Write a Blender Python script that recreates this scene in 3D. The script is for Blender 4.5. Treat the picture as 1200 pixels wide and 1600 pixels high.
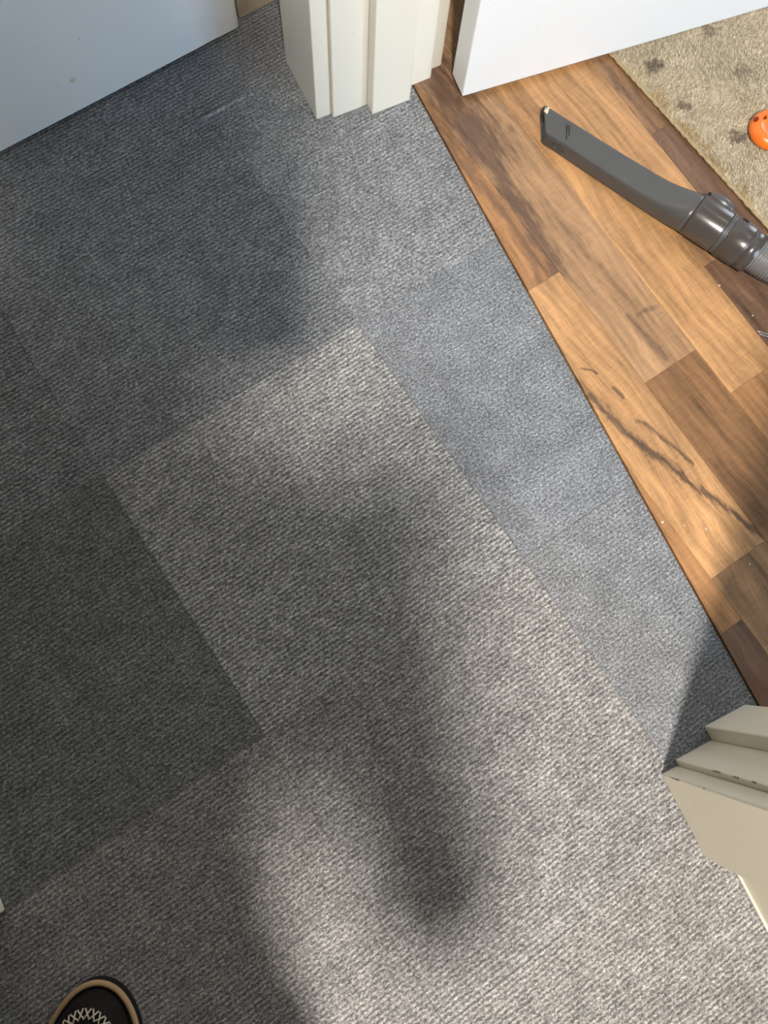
import bpy, bmesh, math, random
from mathutils import Vector, Matrix
random.seed(7)
S = bpy.context.scene
COL = S.collection
for o in list(bpy.data.objects):
    bpy.data.objects.remove(o)

# ---------------------------------------------------------------- camera
cam = bpy.data.cameras.new('camera')
cam.sensor_fit = 'VERTICAL'; cam.sensor_height = 36.0; cam.sensor_width = 27.0
cam.lens = 1197.7 * 36.0 / 1600.0
cam.clip_start = 0.01; cam.clip_end = 30
camo = bpy.data.objects.new('camera', cam); COL.objects.link(camo)
R_ = Vector((0.89871, -0.43659, 0.04134)); U_ = Vector((0.42063, 0.88484, 0.20030)); B_ = Vector((-0.12403, -0.16263, 0.97886))
camo.matrix_world = Matrix(((R_.x, U_.x, B_.x, 0), (R_.y, U_.y, B_.y, 0), (R_.z, U_.z, B_.z, 1.0), (0, 0, 0, 1)))
S.camera = camo

# ---------------------------------------------------------------- world, lights, exposure
W = bpy.data.worlds.new('daylight'); S.world = W; W.use_nodes = True
W.node_tree.nodes['Background'].inputs[0].default_value = (0.62, 0.76, 1.0, 1)
W.node_tree.nodes['Background'].inputs[1].default_value = 0.6
LAMP = Vector((-0.29, -0.86, 2.40))

def area(name, loc, direction, sx, sy, power, col, shape='RECTANGLE'):
    l = bpy.data.lights.new(name, 'AREA'); l.shape = shape; l.size = sx; l.size_y = sy; l.energy = power; l.color = col
    o = bpy.data.objects.new(name, l); COL.objects.link(o); o.location = loc
    o.rotation_euler = Vector(direction).to_track_quat('-Z', 'Y').to_euler()
    return o
area('window_daylight', (1.75, -2.56, 1.00), (-0.35, 1, -0.06), 1.3, 1.15, 92, (0.60, 0.79, 1.0))
area('added_window_fill', (2.93, 1.10, 0.80), (-1, -0.45, -0.02), 0.9, 1.2, 32, (0.85, 0.92, 1.0))  # unseen low window added to brighten the right post's stepped faces
area('room_ceiling_light', (1.55, 0.30, 2.40), (0, 0, -1), 0.32, 0.32, 3, (1.0, 0.93, 0.83), 'DISK')
hall_light = area('hall_ceiling_light', LAMP - Vector((0, 0, 0.03)), (0, 0, -1), 0.14, 0.14, 150, (1.0, 0.93, 0.85), 'DISK')

S.view_settings.view_transform = 'Standard'
try: S.view_settings.look = 'None'
except Exception: pass
S.view_settings.gamma = 1.0
S.view_settings.use_curve_mapping = False
S.view_settings.exposure = -0.28

# ---------------------------------------------------------------- helpers
TILT = math.radians(8.0); cT, sT = math.cos(TILT), math.sin(TILT)
def G(a, b): return (a * cT - b * sT, a * sT + b * cT)          # plank / tile grid -> world

def link(name, me, mat=None, parent=None):
    o = bpy.data.objects.new(name, me); COL.objects.link(o)
    if mat is not None:
        me.materials.clear(); me.materials.append(mat)
    if parent is not None: o.parent = parent
    return o
def from_bm(name, bm, mat, parent=None, smooth=False):
    me = bpy.data.meshes.new(name)
    bmesh.ops.recalc_face_normals(bm, faces=bm.faces)
    bm.to_mesh(me); bm.free()
    if smooth:
        for p in me.polygons: p.use_smooth = True
    return link(name, me, mat, parent)
def tag(o, label=None, cat=None, group=None, kind=None):
    if label: o['label'] = label
    if cat: o['category'] = cat
    if group: o['group'] = group
    if kind: o['kind'] = kind
    return o
def empty(name, loc=(0, 0, 0), rz=0.0):
    o = bpy.data.objects.new(name, None); COL.objects.link(o); o.location = loc; o.rotation_euler = (0, 0, rz)
    o.empty_display_size = 0.05
    return o
def box(name, lo, hi, mat, parent=None, bev=0.0, seg=2):
    bm = bmesh.new(); bmesh.ops.create_cube(bm, size=1)
    for v in bm.verts:
        for i in range(3): v.co[i] = lo[i] if v.co[i] < 0 else hi[i]
    if bev > 0: bmesh.ops.bevel(bm, geom=bm.edges[:], offset=bev, segments=seg, affect='EDGES', profile=0.5)
    return from_bm(name, bm, mat, parent)
def prism(name, pts, z0, z1, mat, parent=None, bev=0.0):
    bm = bmesh.new()
    a = [bm.verts.new((x, y, z0)) for x, y in pts]; b = [bm.verts.new((x, y, z1)) for x, y in pts]
    bm.faces.new(a[::-1]); bm.faces.new(b); n = len(pts)
    for i in range(n): bm.faces.new((a[i], a[(i + 1) % n], b[(i + 1) % n], b[i]))
    if bev > 0: bmesh.ops.bevel(bm, geom=bm.edges[:], offset=bev, segments=2, affect='EDGES', profile=0.5)
    return from_bm(name, bm, mat, parent)
def loft(bm, rings, cap0=True, cap1=True, closed=False):
    vs = [[bm.verts.new(p) for p in r] for r in rings]; n = len(rings[0])
    m = len(vs)
    for i in range(m if closed else m - 1):
        A, B2 = vs[i], vs[(i + 1) % m]
        for j in range(n): bm.faces.new((A[j], A[(j + 1) % n], B2[(j + 1) % n], B2[j]))
    if not closed:
        if cap0: bm.faces.new(vs[0][::-1])
        if cap1: bm.faces.new(vs[-1])
    return vs
def tube(bm, pts, rad, n=8, closed=False, caps=True):
    pts = [Vector(p) for p in pts]; rings = []
    m = len(pts)
    for i, p in enumerate(pts):
        if closed: t = pts[(i + 1) % m] - pts[i - 1]
        else: t = pts[min(i + 1, m - 1)] - pts[max(i - 1, 0)]
        t.normalize()
        u = t.cross(Vector((0, 0, 1)))
        if u.length < 1e-4: u = t.cross(Vector((0, 1, 0)))
        u.normalize(); v = t.cross(u)
        r = rad[i] if isinstance(rad, (list, tuple)) else rad
        rings.append([p + (u * math.cos(2 * math.pi * k / n) + v * math.sin(2 * math.pi * k / n)) * r for k in range(n)])
    loft(bm, rings, caps, caps, closed)
def catmull(pts, per=6):
    pts = [Vector(p) for p in pts]; out = []
    for i in range(len(pts) - 1):
        p0 = pts[max(i - 1, 0)]; p1 = pts[i]; p2 = pts[i + 1]; p3 = pts[min(i + 2, len(pts) - 1)]
        for k in range(per):
            t = k / per
            out.append(0.5 * ((2 * p1) + (p2 - p0) * t + (2 * p0 - 5 * p1 + 4 * p2 - p3) * t * t + (3 * p1 - p0 - 3 * p2 + p3) * t ** 3))
    out.append(pts[-1]); return out

# ---------------------------------------------------------------- material helpers
class NT:
    def __init__(s, name):
        s.m = bpy.data.materials.new(name); s.m.use_nodes = True
        s.t = s.m.node_tree; s.b = s.t.nodes['Principled BSDF']
    def n(s, typ, **kw):
        nd = s.t.nodes.new(typ)
        for k, v in kw.items(): setattr(nd, k, v)
        return nd
    def set(s, sock, v):
        if isinstance(v, bpy.types.NodeSocket): s.t.links.new(v, sock)
        else: sock.default_value = v
    def math(s, op, a, b=0.0, c=0.0, clamp=False):
        nd = s.n('ShaderNodeMath', operation=op); nd.use_clamp = clamp
        s.set(nd.inputs[0], a); s.set(nd.inputs[1], b)
        if op in ('MULTIPLY_ADD', 'SMOOTH_MIN', 'COMPARE'): s.set(nd.inputs[2], c)
        return nd.outputs[0]
    def vmath(s, op, a, b=(0, 0, 0), scale=None):
        nd = s.n('ShaderNodeVectorMath', operation=op); s.set(nd.inputs[0], a); s.set(nd.inputs[1], b)
        if scale is not None: s.set(nd.inputs['Scale'], scale)
        return nd.outputs['Value'] if op in ('LENGTH', 'DOT_PRODUCT', 'DISTANCE') else nd.outputs[0]
    def noise(s, vec, scale, detail=2.0, rough=0.5, dist=0.0, col=False):
        nd = s.n('ShaderNodeTexNoise'); s.set(nd.inputs['Vector'], vec)
        s.set(nd.inputs['Scale'], scale); s.set(nd.inputs['Detail'], detail); s.set(nd.inputs['Roughness'], rough); s.set(nd.inputs['Distortion'], dist)
        return nd.outputs['Color'] if col else nd.outputs['Fac']
    def mapr(s, v, a, b, c=0.0, d=1.0, smooth=False):
        nd = s.n('ShaderNodeMapRange'); nd.clamp = True
        if smooth: nd.interpolation_type = 'SMOOTHSTEP'
        s.set(nd.inputs[0], v)
        for i, x in enumerate((a, b, c, d)): s.set(nd.inputs[i + 1], x)
        return nd.outputs[0]
    def mix(s, f, a, b, blend='MIX'):
        nd = s.n('ShaderNodeMix', data_type='RGBA', blend_type=blend)
        s.set(nd.inputs[0], f)
        s.set(nd.inputs[6], a if isinstance(a, bpy.types.NodeSocket) else tuple(a) + (1,))
        s.set(nd.inputs[7], b if isinstance(b, bpy.types.NodeSocket) else tuple(b) + (1,))
        return nd.outputs[2]
    def ramp(s, f, stops):
        nd = s.n('ShaderNodeValToRGB'); s.set(nd.inputs[0], f); e = nd.color_ramp.elements
        while len(e) < len(stops): e.new(0.5)
        for el, (p, c) in zip(e, stops): el.position = p; el.color = tuple(c) + (1,)
        return nd.outputs[0]
    def pos(s, rot=0.0, scale=(1, 1, 1), obj=False):
        mp = s.n('ShaderNodeMapping')
        if obj: src = s.n('ShaderNodeTexCoord').outputs['Object']
        else: src = s.n('ShaderNodeNewGeometry').outputs['Position']
        s.set(mp.inputs[0], src); mp.inputs['Rotation'].default_value = (0, 0, rot); mp.inputs['Scale'].default_value = scale
        return mp.outputs[0]
    def scale(s, vec, sc):
        return s.vmath('MULTIPLY', vec, sc)
    def bump(s, h, strength=0.5, dist=0.001, normal=None):
        nd = s.n('ShaderNodeBump'); nd.inputs['Strength'].default_value = strength; nd.inputs['Distance'].default_value = dist
        s.set(nd.inputs['Height'], h)
        if normal is not None: s.set(nd.inputs['Normal'], normal)
        return nd.outputs[0]
    def out(s, col=None, rough=None, normal=None, spec=None, **kw):
        if col is not None: s.set(s.b.inputs['Base Color'], col if isinstance(col, bpy.types.NodeSocket) else tuple(col) + (1,))
        if rough is not None: s.set(s.b.inputs['Roughness'], rough)
        if normal is not None: s.set(s.b.inputs['Normal'], normal)
        if spec is not None: s.set(s.b.inputs['Specular IOR Level'], spec)
        for k, v in kw.items(): s.set(s.b.inputs[k.replace('_', ' ')], v)
        return s.m

def plain(name, col, rough=0.5, spec=0.5, var=0.05, scale=30.0, bump=0.0, **kw):
    t = NT(name); p = t.pos()
    f = t.noise(p, scale, 3.0)
    k = t.mapr(f, 0.3, 0.7, 1 - var, 1 + var)
    c = t.mix(1.0, col, t.vmath('SCALE', (1, 1, 1), scale=k), 'MULTIPLY')
    nrm = t.bump(t.noise(p, scale * 8, 2.0), bump, 0.0006) if bump else None
    return t.out(c, rough, nrm, spec, **kw)

def paint(name, col, wear=(0.35, 0.30, 0.22), rough=0.38):
    t = NT(name); p = t.pos()
    f = t.noise(p, 6.0, 3.0)
    c = t.mix(t.mapr(f, 0.35, 0.7, 0, 0.10), col, tuple(x * y for x, y in zip(col, (0.93, 0.9, 0.84))))
    sp = t.mapr(t.noise(p, 130.0, 2.0), 0.73, 0.78)
    c = t.mix(t.math('MULTIPLY', sp, 0.35), c, wear)
    h = t.noise(t.scale(p, (1, 1, 0.3)), 60.0, 3.0)
    return t.out(c, rough, t.bump(h, 0.12, 0.001), 0.45)

M = {}
M['cream'] = paint('cream_gloss_paint', (0.74, 0.715, 0.63))
M['cream_dim'] = paint('dimmed_cream_gloss_paint', (0.69, 0.63, 0.50))  # cream paint darkened and yellowed to stand in for dim hall light
M['white'] = paint('white_door_paint', (0.80, 0.815, 0.82), rough=0.33)
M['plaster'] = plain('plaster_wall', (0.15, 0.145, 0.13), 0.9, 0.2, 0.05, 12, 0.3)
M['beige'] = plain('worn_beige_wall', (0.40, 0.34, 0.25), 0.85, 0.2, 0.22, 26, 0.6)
M['ceiling'] = plain('ceiling_paint', (0.36, 0.36, 0.35), 0.95, 0.2, 0.03, 9, 0.2)
M['sub'] = plain('screed', (0.05, 0.045, 0.04), 0.95, 0.2, 0.1)
M['darkbrown'] = plain('dark_brown_wood', (0.09, 0.045, 0.022), 0.5, 0.4, 0.2, 40)
M['glass'] = NT('window_glass').out((0.9, 0.95, 1.0), 0.02, None, 0.5, Transmission_Weight=1.0)

def carpet_mat(name='ribbed_carpet', rib=1.0):
    t = NT(name); p = t.pos(-TILT)
    oi = t.n('ShaderNodeObjectInfo')
    off = t.vmath('SCALE', (3.1, 0.0, 5.3), scale=oi.outputs['Random'])
    p2 = t.vmath('ADD', p, off)
    w = t.math('SUBTRACT', t.noise(p2, 190.0, 3.0, 0.65), 0.5)
    w2 = t.math('SUBTRACT', t.noise(p2, 20.0, 1.0), 0.5)
    sx = t.n('ShaderNodeSeparateXYZ'); t.set(sx.inputs[0], p)
    yy = t.math('ADD', sx.outputs[1], t.math('ADD', t.math('MULTIPLY', w, 0.0068), t.math('MULTIPLY', w2, 0.0035)))
    ribw = t.math('SINE', t.math('MULTIPLY', yy, 2 * math.pi / 0.0060))
    ribw = t.math('MULTIPLY_ADD', ribw, 0.5, 0.5)
    blob = t.noise(t.scale(p2, (270, 400, 1)), 1.0, 3.0, 0.7)
    fine = t.noise(t.scale(p2, (800, 1000, 1)), 1.0, 2.0, 0.7)
    fuzz = t.mapr(t.noise(p2, 13.0, 3.0), 0.35, 0.65, 0.30, 0.85)
    fuzz = t.math('MULTIPLY', fuzz, oi.outputs['Alpha'])
    h = t.math('ADD', t.math('MULTIPLY', ribw, fuzz), t.math('ADD', t.math('MULTIPLY', blob, 2.0), t.math('MULTIPLY', fine, 0.6)))
    heather = t.math('ADD', t.math('MULTIPLY', blob, 0.62), t.math('MULTIPLY_ADD', t.math('MULTIPLY', t.math('SUBTRACT', ribw, 0.5), oi.outputs['Alpha']), 0.13, 0.065))  # heathered yarn; rib term also darkens the grooves, like shade between ribs
    heather = t.math('ADD', heather, t.math('MULTIPLY', fine, 0.28))
    c = t.ramp(heather, [(0.33, (0.045, 0.045, 0.047)), (0.47, (0.135, 0.136, 0.139)), (0.58, (0.30, 0.30, 0.30)), (0.72, (0.62, 0.615, 0.61))])
    mot = t.math('ADD', t.mapr(t.noise(p, 26.0, 3.0, 0.6), 0.3, 0.7, -0.16, 0.16), t.mapr(t.noise(p, 5.0, 2.0), 0.3, 0.7, -0.07, 0.07))
    c = t.vmath('SCALE', c, scale=t.math('ADD', mot, 1.0))
    c = t.vmath('MULTIPLY', c, oi.outputs['Color'])
    n = t.bump(h, 0.8, 0.0014)
    return t.out(c, 0.95, n, 0.12, Sheen_Weight=0.12, Sheen_Roughness=0.5)
M['carpet'] = carpet_mat()

def wood_nodes(t, streaks=(), dark=(0.075, 0.042, 0.026), ripple=0.25):
    """laminate wood: base colour from the object's colour, its alpha says how much dark heartwood"""
    p = t.pos(-TILT)
    oi = t.n('ShaderNodeObjectInfo')
    off = t.vmath('SCALE', (9.0, 17.0, 23.0), scale=oi.outputs['Random'])
    p2 = t.vmath('ADD', p, off)
    base = oi.outputs['Color']
    warp = t.noise(t.scale(p2, (11, 3.0, 1)), 1.0, 3.0, 0.5)
    sx = t.n('ShaderNodeSeparateXYZ'); t.set(sx.inputs[0], p2)
    xx = t.math('MULTIPLY_ADD', warp, 0.085, sx.outputs[0])
    ring = t.math('SINE', t.math('MULTIPLY', xx, 430.0))
    ring2 = t.math('SINE', t.math('MULTIPLY', xx, 165.0))
    cx = t.n('ShaderNodeCombineXYZ'); t.set(cx.inputs[0], t.math('MULTIPLY', xx, 620.0)); t.set(cx.inputs[1], t.math('MULTIPLY', sx.outputs[1], 22.0))
    fine = t.noise(cx.outputs[0], 1.0, 3.0, 0.65)
    cross = t.noise(t.scale(p2, (60, 240, 1)), 1.0, 2.0, 0.5)
    broad = t.noise(t.scale(p2, (26, 5, 1)), 1.0, 3.0, 0.55, 0.6)
    g = t.math('ADD', t.math('MULTIPLY', ring, 0.09), t.math('MULTIPLY', ring2, 0.09))
    g = t.math('ADD', g, t.mapr(fine, 0.3, 0.7, -0.24, 0.22))
    g = t.math('ADD', g, t.mapr(broad, 0.3, 0.7, -0.30, 0.24))
    g = t.math('ADD', g, t.mapr(cross, 0.35, 0.65, -ripple * 0.25, ripple * 0.25))
    c = t.vmath('SCALE', base, scale=t.math('ADD', g, 1.0))
    # heartwood figure
    hw = t.noise(t.scale(t.vmath('ADD', p2, (4.2, 1.7, 0)), (30, 7, 1)), 1.0, 5.0, 0.6, 1.3)
    lo = t.math('SUBTRACT', 0.82, t.math('MULTIPLY', oi.outputs['Alpha'], 0.5))
    m = t.mapr(hw, lo, t.math('ADD', lo, 0.13))
    m = t.math('MULTIPLY', m, t.mapr(fine, 0.2, 0.7, 0.65, 1.0))
    if streaks:
        wv = t.vmath('SUBTRACT', t.noise(t.scale(p, (70, 30, 1)), 1.0, 6.0, 0.72, 0.4, col=True), (0.5, 0.5, 0.5))
        for poly, wd, amt, wob in streaks:
            q = t.vmath('ADD', p, t.vmath('SCALE', wv, scale=wob))
            dmin = None
            for (ax, ay), (bx, by) in zip(poly[:-1], poly[1:]):
                ab = Vector((bx - ax, by - ay, 0)); L2 = ab.length_squared
                pa = t.vmath('MULTIPLY', t.vmath('SUBTRACT', q, (ax, ay, 0)), (1, 1, 0))
                hh = t.math('DIVIDE', t.vmath('DOT_PRODUCT', pa, tuple(ab)), L2, clamp=True)
                d = t.vmath('LENGTH', t.vmath('SUBTRACT', pa, t.vmath('SCALE', tuple(ab), scale=hh)))
                dmin = d if dmin is None else t.math('MINIMUM', dmin, d)
            mk = t.mapr(t.math('ADD', dmin, t.mapr(t.noise(t.scale(p, (190, 26, 1)), 1.0, 4.0, 0.7), 0.3, 0.7, -0.5 * wd, 0.6 * wd)), wd * 1.15, wd * 0.25, 0.0, amt)
            m = t.math('MAXIMUM', m, t.math('MULTIPLY', mk, t.mapr(fine, 0.25, 0.6, 0.75, 1.0)))
    dk = t.vmath('SCALE', dark, scale=t.math('MULTIPLY_ADD', ring, 0.16, t.mapr(broad, 0.3, 0.7, 0.7, 1.5)))
    c = t.mix(m, c, dk)
    return c, fine
def wood_mat(name, **kw):
    t = NT(name); c, fine = wood_nodes(t, **kw)
    return t.out(c, t.mapr(fine, 0.3, 0.7, 0.30, 0.42), t.bump(fine, 0.05, 0.0004), 0.45)
M['wood'] = wood_mat('laminate_wood')
M['wood_knots'] = wood_mat('laminate_wood_with_dark_streak', streaks=(
    ([(0.479, 0.125), (0.490, 0.046), (0.509, -0.010), (0.523, -0.063), (0.541, -0.112), (0.560, -0.172)], 0.0075, 1.0, 0.020),
    ([(0.514, 0.060), (0.529, 0.015), (0.540, -0.030)], 0.0042, 0.85, 0.016),
    ([(0.492, 0.165), (0.503, 0.155), (0.506, 0.147)], 0.0022, 0.85, 0.003),
    ([(0.514, 0.117), (0.517, 0.099)], 0.0040, 0.85, 0.003),
    ([(0.478, 0.155), (0.480, 0.132)], 0.0045, 0.5, 0.006)))
M['wood_walnut'] = wood_mat('laminate_walnut_figure', dark=(0.088, 0.050, 0.033), streaks=(
    ([(0.60, 0.74), (0.587, 0.643), (0.577, 0.578), (0.584, 0.522)], 0.050, 0.94, 0.040),
    ([(0.580, 0.53), (0.571, 0.455), (0.565, 0.397), (0.556, 0.335), (0.552, 0.30)], 0.020, 0.92, 0.026),
    ([(0.535, 0.56), (0.540, 0.465), (0.543, 0.399), (0.536, 0.343), (0.52, 0.302)], 0.013, 0.65, 0.022),
    ([(0.597, 0.190), (0.60, 0.150), (0.604, 0.111)], 0.007, 0.6, 0.012),
    ([(0.612, 0.186), (0.64, 0.180)], 0.005, 0.6, 0.010)))
M['wood_walnut'].node_tree.nodes['Principled BSDF'].inputs['Roughness'].default_value = 0.4
M['lam_core'] = plain('laminate_core', (0.30, 0.20, 0.10), 0.8, 0.2, 0.12, 90)

def rug_mat(name, pile=False):
    t = NT(name); p = t.pos()
    wv = t.vmath('SUBTRACT', t.noise(p, 70.0, 4.0, 0.65, col=True), (0.5, 0.5, 0.5))
    q = t.vmath('MULTIPLY', t.vmath('ADD', p, t.vmath('SCALE', wv, scale=0.050)), (1, 1, 0))
    m = None
    for (x, y, r, a) in RUGSPOTS:
        d = t.vmath('DISTANCE', q, (x, y, 0))
        k = t.mapr(d, r, r * 0.55, 0.0, a)
        m = k if m is None else t.math('MAXIMUM', m, k)
    c = t.mix(t.mapr(t.noise(p, 24.0, 3.0), 0.35, 0.65), (0.335, 0.280, 0.185), (0.42, 0.355, 0.25))
    f = t.noise(p, 420.0, 2.0, 0.7)
    c = t.mix(t.mapr(f, 0.45, 0.75, 0, 0.55), c, (0.60, 0.53, 0.40))
    # ochre zone beside the binding
    pr = t.vmath('SUBTRACT', p, (0.752, 0.650, 0.0))
    dd = t.vmath('DOT_PRODUCT', pr, (0.9815, 0.1912, 0.0))
    ed = t.math('MULTIPLY', t.mapr(dd, 0.028, 0.006), t.mapr(t.noise(p, 26.0, 2.0), 0.48, 0.62))
    c = t.mix(t.math('MULTIPLY', ed, 0.75), c, (0.30, 0.205, 0.085))
    c = t.mix(m, c, (0.125, 0.092, 0.066))
    isl = t.n('ShaderNodeNewGeometry').outputs['Random Per Island']
    if pile: c = t.vmath('SCALE', c, scale=t.mapr(isl, 0, 1, 0.62, 1.45))
    return t.out(c, 0.8, t.bump(f, 0.5, 0.002), 0.25, Sheen_Weight=0.25)
RUGSPOTS = [(0.799, 0.612, 0.019, 0.9), (0.920, 0.546, 0.016, 0.55), (0.804, 0.532, 0.014, 0.85), (0.853, 0.453, 0.017, 0.85),
            (0.913, 0.632, 0.015, 0.6), (0.925, 0.36, 0.018, 0.8), (1.02, 0.47, 0.017, 0.7), (1.03, 0.60, 0.016, 0.7), (0.86, 0.33, 0.010, 0.5), (1.10, 0.36, 0.02, 0.8)]
M['rug'] = rug_mat('beige_rug'); M['rug_pile'] = rug_mat('beige_rug_pile', True); M['rug_edge'] = plain('rug_binding', (0.36, 0.275, 0.16), 0.85, 0.2, 0.2, 200, 0.5)
M['plastic'] = plain('dark_grey_plastic', (0.068, 0.068, 0.069), 0.32, 0.5, 0.04, 40)
M['plastic2'] = plain('brown_grey_gloss_plastic', (0.056, 0.049, 0.044), 0.24, 0.5, 0.04, 40)
M['black'] = plain('black_void', (0.006, 0.006, 0.006), 0.7, 0.2)
M['hose'] = plain('grey_hose_plastic', (0.16, 0.16, 0.16), 0.35, 0.5)
M['steel'] = plain('bright_steel', (0.62, 0.63, 0.65), 0.25, 0.5, 0.05, 60, Metallic=1.0)
M['scuff'] = plain('pale_scuff', (0.62, 0.56, 0.42), 0.8, 0.2, 0.2, 300)
M['orange'] = plain('orange_plastic', (0.80, 0.165, 0.018), 0.32, 0.5, 0.03, 30)
M['crumb'] = plain('white_crumb', (0.62, 0.57, 0.48), 0.8, 0.2)
M['slipper'] = plain('black_slipper_felt', (0.014, 0.013, 0.012), 0.9, 0.15, 0.2, 120, 0.4)
M['welt'] = plain('tan_welt', (0.40, 0.27, 0.15), 0.7, 0.2, 0.08, 60)
M['stitch'] = plain('pale_thread', (0.58, 0.52, 0.42), 0.8, 0.2)
M['trouser'] = plain('dark_trouser_cloth', (0.03, 0.032, 0.04), 0.9, 0.15)
M['sweater'] = plain('grey_sweater_wool', (0.09, 0.09, 0.10), 0.95, 0.15)
M['skin'] = plain('skin', (0.55, 0.33, 0.24), 0.55, 0.4)
M['hair'] = plain('brown_hair', (0.04, 0.025, 0.015), 0.6, 0.4)
lm = NT('lamp_glass'); M['lampglass'] = lm.out((0.9, 0.88, 0.82), 0.4, None, 0.5, Emission_Color=(1.0, 0.86, 0.68, 1), Emission_Strength=2.0)

# ---------------------------------------------------------------- floors
def clip(poly, nx, ny, d):                       # keep nx*x+ny*y<=d
    out = []
    for i in range(len(poly)):
        a, b = poly[i], poly[(i + 1) % len(poly)]
        fa = nx * a[0] + ny * a[1] - d; fb = nx * b[0] + ny * b[1] - d
        if fa <= 0: out.append(a)
        if (fa < 0 < fb) or (fb < 0 < fa):
            k = fa / (fa - fb); out.append((a[0] + (b[0] - a[0]) * k, a[1] + (b[1] - a[1]) * k))
    return out
def slab(name, poly, z0, z1, inset, chamf, mat, parent, cen, rz):
    """flat piece from a world-space outline, origin at cen, turned by rz"""
    c, s = math.cos(-rz), math.sin(-rz)
    P = [((x - cen[0]) * c - (y - cen[1]) * s, (x - cen[0]) * s + (y - cen[1]) * c) for x, y in poly]
    # drop doubles
    Q = []
    for a in P:
        if not Q or math.hypot(a[0] - Q[-1][0], a[1] - Q[-1][1]) > 1e-5: Q.append(a)
    if len(Q) > 2 and math.hypot(Q[0][0] - Q[-1][0], Q[0][1] - Q[-1][1]) < 1e-5: Q.pop()
    n = len(Q)
    if n < 3: return None
    area_ = 0.5 * sum(Q[i][0] * Q[(i + 1) % n][1] - Q[(i + 1) % n][0] * Q[i][1] for i in range(n))
    if abs(area_) < 2e-4: return None
    if area_ < 0: Q = Q[::-1]
    def off(d):
        o = []
        for i in range(n):
            p0, p1, p2 = Vector(Q[i - 1]), Vector(Q[i]), Vector(Q[(i + 1) % n])
            e1 = (p1 - p0).normalized(); e2 = (p2 - p1).normalized()
            n1 = Vector((-e1.y, e1.x)); n2 = Vector((-e2.y, e2.x))
            k = n1 + n2; L = max(k.dot(n1), 0.35)
            o.append(p1 + k * (d / L))
        return o
    r = [[(q.x, q.y, z0) for q in off(inset)], [(q.x, q.y, z1 - chamf) for q in off(inset)], [(q.x, q.y, z1) for q in off(inset + chamf)]]
    bm = bmesh.new(); loft(bm, r)
    o = from_bm(name, bm, mat, parent); o.location = (cen[0], cen[1], 0); o.rotation_euler = (0, 0, rz)
    return o

XT = 0.4525                                       # threshold line
floor = box('floor', (-1.5, -2.6, -0.02), (XT, 1.25, -0.0061), M['sub'])
tag(floor, 'dark grey ribbed carpet tiles covering the hallway floor', 'carpet floor', kind='structure')
E1 = [-0.135 + 0.4030 * k for k in range(-4, 3)]; E2 = [-0.006 + 0.3985 * k for k in range(-5, 4)]
TONE = {(-1, 0): (0.66, 0.67, 0.68, 0.7), (0, 0): (1.16, 1.16, 1.15, 1.0), (1, 0): (0.90, 0.95, 1.02, 0.3), (0, 1): (0.86, 0.90, 0.95, 0.9), (1, 1): (1.0, 1.04, 1.08, 0.55),  # tile nap tones, with the left side's shadow deepened in the colour too
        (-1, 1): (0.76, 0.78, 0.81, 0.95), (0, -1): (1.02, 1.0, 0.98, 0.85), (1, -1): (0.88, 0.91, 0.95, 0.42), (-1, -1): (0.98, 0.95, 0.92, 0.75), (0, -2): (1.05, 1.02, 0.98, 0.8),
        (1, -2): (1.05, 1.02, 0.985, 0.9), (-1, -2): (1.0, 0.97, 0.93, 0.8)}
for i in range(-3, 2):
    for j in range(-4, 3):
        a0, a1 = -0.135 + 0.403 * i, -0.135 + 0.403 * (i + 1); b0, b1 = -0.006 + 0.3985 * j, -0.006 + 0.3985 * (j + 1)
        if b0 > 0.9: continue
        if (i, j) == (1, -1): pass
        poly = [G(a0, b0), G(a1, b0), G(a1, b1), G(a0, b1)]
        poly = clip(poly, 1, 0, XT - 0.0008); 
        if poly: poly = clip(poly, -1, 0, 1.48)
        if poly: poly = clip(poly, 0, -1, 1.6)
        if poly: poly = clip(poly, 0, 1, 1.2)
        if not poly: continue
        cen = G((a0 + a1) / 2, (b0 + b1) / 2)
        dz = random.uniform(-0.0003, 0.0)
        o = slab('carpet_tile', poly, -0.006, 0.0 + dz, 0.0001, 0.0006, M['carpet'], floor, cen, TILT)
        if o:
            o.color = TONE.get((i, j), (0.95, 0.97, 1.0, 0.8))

lam = box('floor_laminate', (XT + 0.0004, -2.6, -0.02), (3.0, 1.7, -0.0041), M['lam_core'])
tag(lam, 'brown walnut-look laminate floor of the room beyond the doorway', 'laminate floor', kind='structure')
LIGHT = (0.40, 0.218, 0.095); ORNG = (0.32, 0.160, 0.066); TAN = (0.26, 0.145, 0.072); MID = (0.205, 0.105, 0.045); BRN = (0.15, 0.083, 0.050); DRK = (0.115, 0.064, 0.044)
cols = [-0.10, -0.006, 0.086, 0.180, 0.273, 0.367, 0.461, 0.555, 0.648, 0.738, 0.806, 0.900, 0.994, 1.088, 1.182, 1.276, 1.37]
BUTT = {0.367: [-0.68, -0.233, 0.62], 0.461: [-0.62, -0.169, 0.300, 0.72], 0.555: [-0.42, 0.098, 0.74], 0.648: [-0.5, 0.02, 0.69], 0.738: [-0.45, 0.192, 0.247, 0.80], 0.806: [-0.3, 0.405, 0.95]}
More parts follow.
